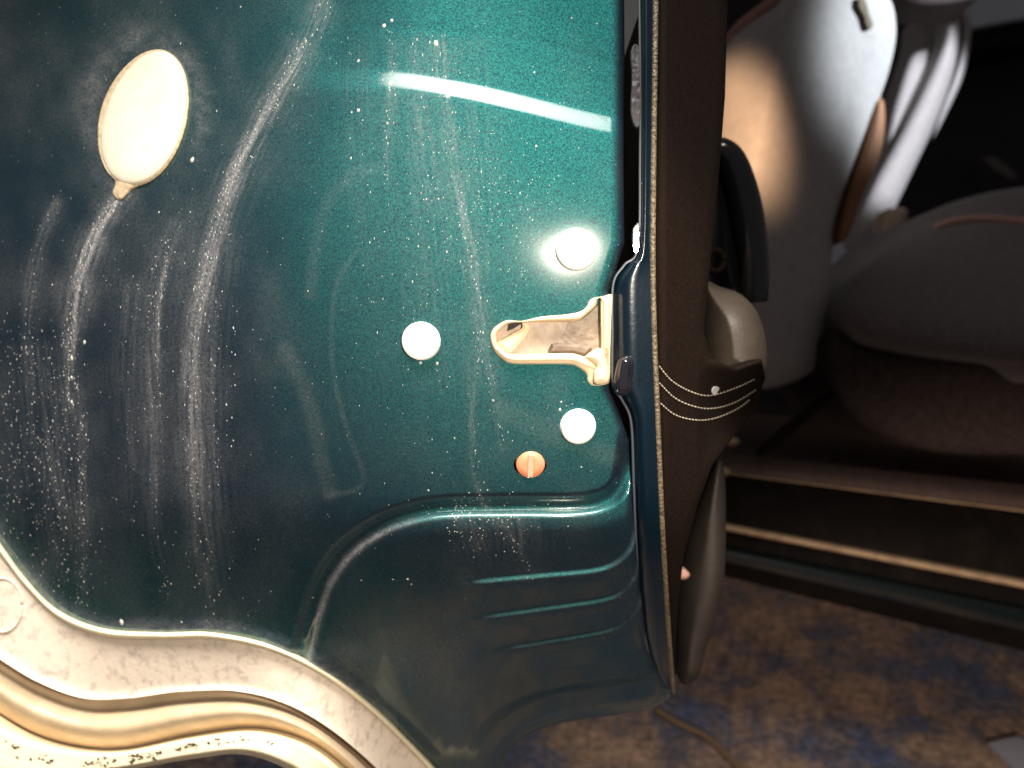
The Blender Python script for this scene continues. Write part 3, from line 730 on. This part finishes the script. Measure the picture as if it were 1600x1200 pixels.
region('door_pocket', pocket, [], dome(pocket, 0.545, 0.02, 40, -0.0003), 3, mat('grey_brown_pocket', (0.022, 0.015, 0.012), 0.6, noise=(60, (0.032, 0.022, 0.018), 0.4, 0.7), bump=(900, 0.3)), door, 0.25)
clip = curve([(1052, 893), (1068, 888), (1078, 898), (1070, 906), (1054, 902)], 4, True)
region('trim_clip', clip, [], dome(clip, 0.515, 0.003, 6), 1.5, M_pink, door, 0.006)
adopt(door)

# ================================================================== inside the car
# near front seat, its back turned to the rear bench
s1 = empty('front_seat', P([1230], [640], [1.05])[0], 'pale front seat nearest the door, its backrest lit cold white on one side', 'car seat')
b1 = curve([(1112, 120), (1135, 70), (1160, 40), (1210, 5), (1250, -30), (1330, -40), (1385, -10), (1400, 40), (1392, 100), (1365, 180), (1335, 260), (1310, 330), (1300, 400), (1295, 480), (1285, 560), (1230, 600), (1150, 600), (1112, 500), (1108, 300)], 6, True)
def seat1_d(X, Y):
    d = seg_near(X, Y, b1, True)[0]; e = np.clip(1-d/38, 0, 1)
    # two faces meeting in a soft corner that runs from (1250,0) to (1180,300)
    corner = 1245-0.24*Y
    k = X-corner
    return 0.93+0.0011*np.sqrt(k*k+30**2)*np.where(k > 0, 0.35, 1.0)-0.033*np.where(k > 0, .35, 1)-0.03*np.sqrt(1-e*e)+0.00008*Y
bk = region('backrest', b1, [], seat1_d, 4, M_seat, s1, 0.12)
side = curve([(1368, 160), (1382, 165), (1378, 230), (1350, 300), (1325, 370), (1308, 372), (1318, 320), (1345, 240)], 6, True)
region('side_trim', side, [], dome(side, 0.99, 0.012, 12), 3, mat('tan_side_trim', (0.32, 0.15, 0.07), 0.7), s1, 0.03)
piping = curve([(1140, 62), (1160, 38), (1190, 15), (1225, -12)], 8)
tube('piping', [tuple(P([x], [y], seat1_d(np.array([x]), np.array([y]))-0.001)[0]) for x, y in piping], 0.006, M_pink, s1, 8)
lever = curve([(1342, -5), (1352, 0), (1358, 22), (1364, 40), (1356, 44), (1350, 24), (1342, 10)], 4, True)
region('pull_tab', lever, [], lambda X, Y: seat1_d(X, Y)-0.006, 2, mat('olive_tab', (0.12, 0.09, 0.04), 0.7), s1, 0.01)
adopt(s1)
# far front seat
s2 = empty('front_seat', P([1400], [640], [1.45])[0], 'white far front seat seen as tilted bright edges behind the nearer seat', 'car seat')
for nm, pts, d0, mt, bw in (('inner_bolster', [(1432, 28), (1455, 18), (1474, 24), (1472, 60), (1455, 110), (1425, 170), (1400, 225), (1380, 250), (1388, 190), (1405, 130), (1425, 70)], 1.50, M_seat, 16),
                            ('outer_bolster', [(1474, 24), (1492, 18), (1500, 40), (1490, 110), (1462, 190), (1425, 270), (1390, 340), (1362, 380), (1340, 385), (1338, 350), (1362, 290), (1400, 220), (1440, 140), (1470, 70)], 1.44, M_seat, 20),
                            ('edge_cover', [(1496, 16), (1512, 22), (1518, 45), (1508, 110), (1480, 175), (1455, 220), (1470, 170), (1492, 110), (1503, 50)], 1.47, M_seat, 9)):
    c = curve(pts, 6, True); region(nm, c, [], dome(c, d0, 0.03, bw), 3, mt, s2, 0.05)
adopt(s2)
hr = curve([(1388, -20), (1400, 5), (1440, 14), (1500, 8), (1535, -8), (1530, -60), (1400, -60)], 6, True)
o = region('headrest', hr, [], dome(hr, 1.36, 0.03, 25), 4, M_seatdark, None, 0.06)
tag(o, 'dark headrest underside above the far white seat', 'headrest')
bx_ = curve([(1383, 330), (1395, 325), (1418, 328), (1412, 360), (1395, 385), (1372, 402), (1368, 395), (1375, 360)], 4, True)
o = region('belt_buckle', bx_, [], dome(bx_, 1.30, 0.015, 10), 2, mat('cream_buckle', (0.62, 0.46, 0.32), 0.5), None, 0.03)
tag(o, 'cream seat belt buckle lit between the seats', 'belt buckle')
M_skirt = mat('dark_brown_seat_skirt', (0.05, 0.036, 0.032), 0.95, noise=(150, (0.085, 0.062, 0.056), 0.4, 0.7), bump=(500, 0.6), spec=0.1)
# rear bench cushion
s3 = empty('rear_seat', P([1480], [720], [1.0])[0], 'dark fabric rear bench cushion with a thin pinkish seam above the sill', 'car seat')
cu = curve([(1308, 482), (1330, 440), (1380, 390), (1440, 340), (1500, 312), (1600, 292), (1720, 290), (1720, 580), (1600, 566), (1500, 556), (1420, 545), (1350, 528)], 6, True)
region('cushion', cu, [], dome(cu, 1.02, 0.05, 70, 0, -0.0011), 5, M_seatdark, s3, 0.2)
lowc = curve([(1300, 520), (1420, 545), (1600, 565), (1720, 572), (1720, 715), (1600, 712), (1480, 708), (1400, 690), (1330, 650), (1296, 590)], 6, True)
region('cushion_skirt', lowc, [], dome(lowc, 0.985, 0.022, 30, 0, 0.0001), 5, M_skirt, s3, 0.2)
sm = curve([(1462, 356), (1500, 345), (1560, 343), (1640, 352)], 8)
tube('seam_piping', [tuple(P([x], [y], [float(dome(cu, 1.02, 0.05, 70, 0, -0.0011)(np.array([x]), np.array([y]))[0])-0.002])[0]) for x, y in sm], 0.005, M_pink, s3, 8)
adopt(s3)

# far side of the cabin
cab = empty('parked_car', (0.9, 1.1, 0.2), 'dark car cabin and door sill with thin brass strips, right of the open door', 'car')
wallp = np.array([(1090, -260), (2000, -260), (2000, 760), (1090, 760)], float)
region('far_door_trim', wallp, [], lambda X, Y: 1.85+0.0*X+0.03*fbm(X/120, Y/120), 16, mat('black_far_trim', (0.012, 0.009, 0.009), 0.7), cab, 0.05)
belt = curve([(1500, 75), (1560, 62), (1700, 40), (1700, 62), (1560, 88), (1502, 100)], 6, True)
region('armrest_ledge', belt, [], dome(belt, 1.78, 0.03, 10), 5, M_trim, cab, 0.05)
winp = np.array([(1505, -80), (1700, -80), (1700, 18), (1600, 28), (1515, 44)], float)
region('far_window_frame', winp, [], lambda X, Y: 1.80+0*X, 6, mat('blue_grey_frame', (0.66, 0.74, 0.82), 0.6), cab, 0.02)
lev = curve([(1535, 250), (1550, 243), (1575, 260), (1590, 275), (1580, 283), (1555, 270)], 4, True)
region('far_handle', lev, [], dome(lev, 1.80, 0.01, 8), 3, mat('grey_far_handle', (0.10, 0.09, 0.09), 0.4), cab, 0.02)
# sill: a stepped profile running along the car, lofted between two ends
def sill_strip(name, a0, a1, b0, b1, dA, dB, material, bulge=0.0, parent=cab, thick=0.05):
    """a0,a1: upper edge at left and right; b0,b1: lower edge; dA,dB: depth of upper and lower edge"""
    rows = []
    for t in np.linspace(0, 1, 9):
        row = []
        for s in np.linspace(-0.15, 1.25, 30):
            x = a0[0]+(a1[0]-a0[0])*s; yt = a0[1]+(a1[1]-a0[1])*s; yb = b0[1]+(b1[1]-b0[1])*s
            y = yt+(yb-yt)*t
            row.append(tuple(P([x], [y], [dA+(dB-dA)*t-bulge*math.sin(math.pi*t)])[0]))
        rows.append(row)
    return loft(name, rows, material, parent)
L, R_ = 1130, 1600
sill_strip('floor_carpet', (L, 640), (R_, 690), (L, 712), (R_, 762), 1.20, 1.02, M_carpet)
sill_strip('sill_carpet_edge', (L, 708), (R_, 758), (L, 738), (R_, 796), 1.02, 0.985, M_carpet, 0.008)
sill_strip('scuff_strip', (L, 737), (R_, 795), (L, 740), (R_, 800), 0.985, 0.98, M_strip, 0.003)
sill_strip('sill_seal', (L, 739), (R_, 799), (L, 818), (R_, 906), 0.985, 0.95, M_sill, 0.01)
sill_strip('sill_edge_strip', (L, 817), (R_, 905), (L, 828), (R_, 919), 0.95, 0.945, M_strip, 0.006)
sill_strip('sill_groove', (L, 827), (R_, 918), (L, 852), (R_, 950), 0.955, 0.95, M_sill)
sill_strip('sill_paint', (L, 851), (R_, 948), (L, 876), (R_, 985), 0.948, 0.955, M_sillpaint, 0.012)
sill_strip('sill_under', (L, 875), (R_, 983), (L, 900), (R_, 1018), 0.956, 1.0, M_sill)
strap = curve([(1190, 700), (1290, 618), (1300, 622), (1205, 706)], 5, True)
region('belt_strap', strap, [], lambda X, Y: 0.98+0*X, 3, M_trim, cab, 0.01)
for x, y in ((1143, 690), (1130, 738)):
    c = curve([(x-12, y), (x-4, y-7), (x+8, y-6), (x+13, y+1), (x+4, y+7), (x-8, y+6)], 4, True)
    region('sill_clip', c, [], dome(c, 0.93, 0.008, 7), 2, M_strip, cab, 0.01)
adopt(cab)

# ================================================================== litter on the ground
def ground_pt(px, py, z=0.006):
    a = (px-800)/800*TAN; b = (600-py)/800*TAN
    dv = RGT*a+UPV*b+FWD; t = (z-CAM[2])/dv[2]
    return CAM+dv*t
def twig(pts, r, label):
    o = tube('twig', [tuple(ground_pt(x, y, 0.012)) for x, y in curve(pts, 6)], r, mat('dry_twig', (0.14, 0.09, 0.05), 0.9, bump=(300, 0.6)), None, 6)
    tag(o, label, 'twig', 'twigs on the ground')
twig([(1025, 1108), (1060, 1130), (1110, 1155), (1165, 1210)], 0.004, 'long bent tan twig on the ground below the door corner')
sc_pts = [ground_pt(x, y, 0.014) for x, y in ((1545, 1160), (1590, 1150), (1640, 1170), (1640, 1230), (1590, 1205))]
lo_pts = [p-np.array([0, 0, 0.006]) for p in sc_pts]
o = mesh_from('paper_scrap', sc_pts+lo_pts, [(0, 1, 2, 3, 4)]+[(k, (k+1) % 5, 5+(k+1) % 5, 5+k) for k in range(5)], M_paper, None, False)
tag(o, 'pale grey paper scrap lying on the ground at the right', 'paper scrap')
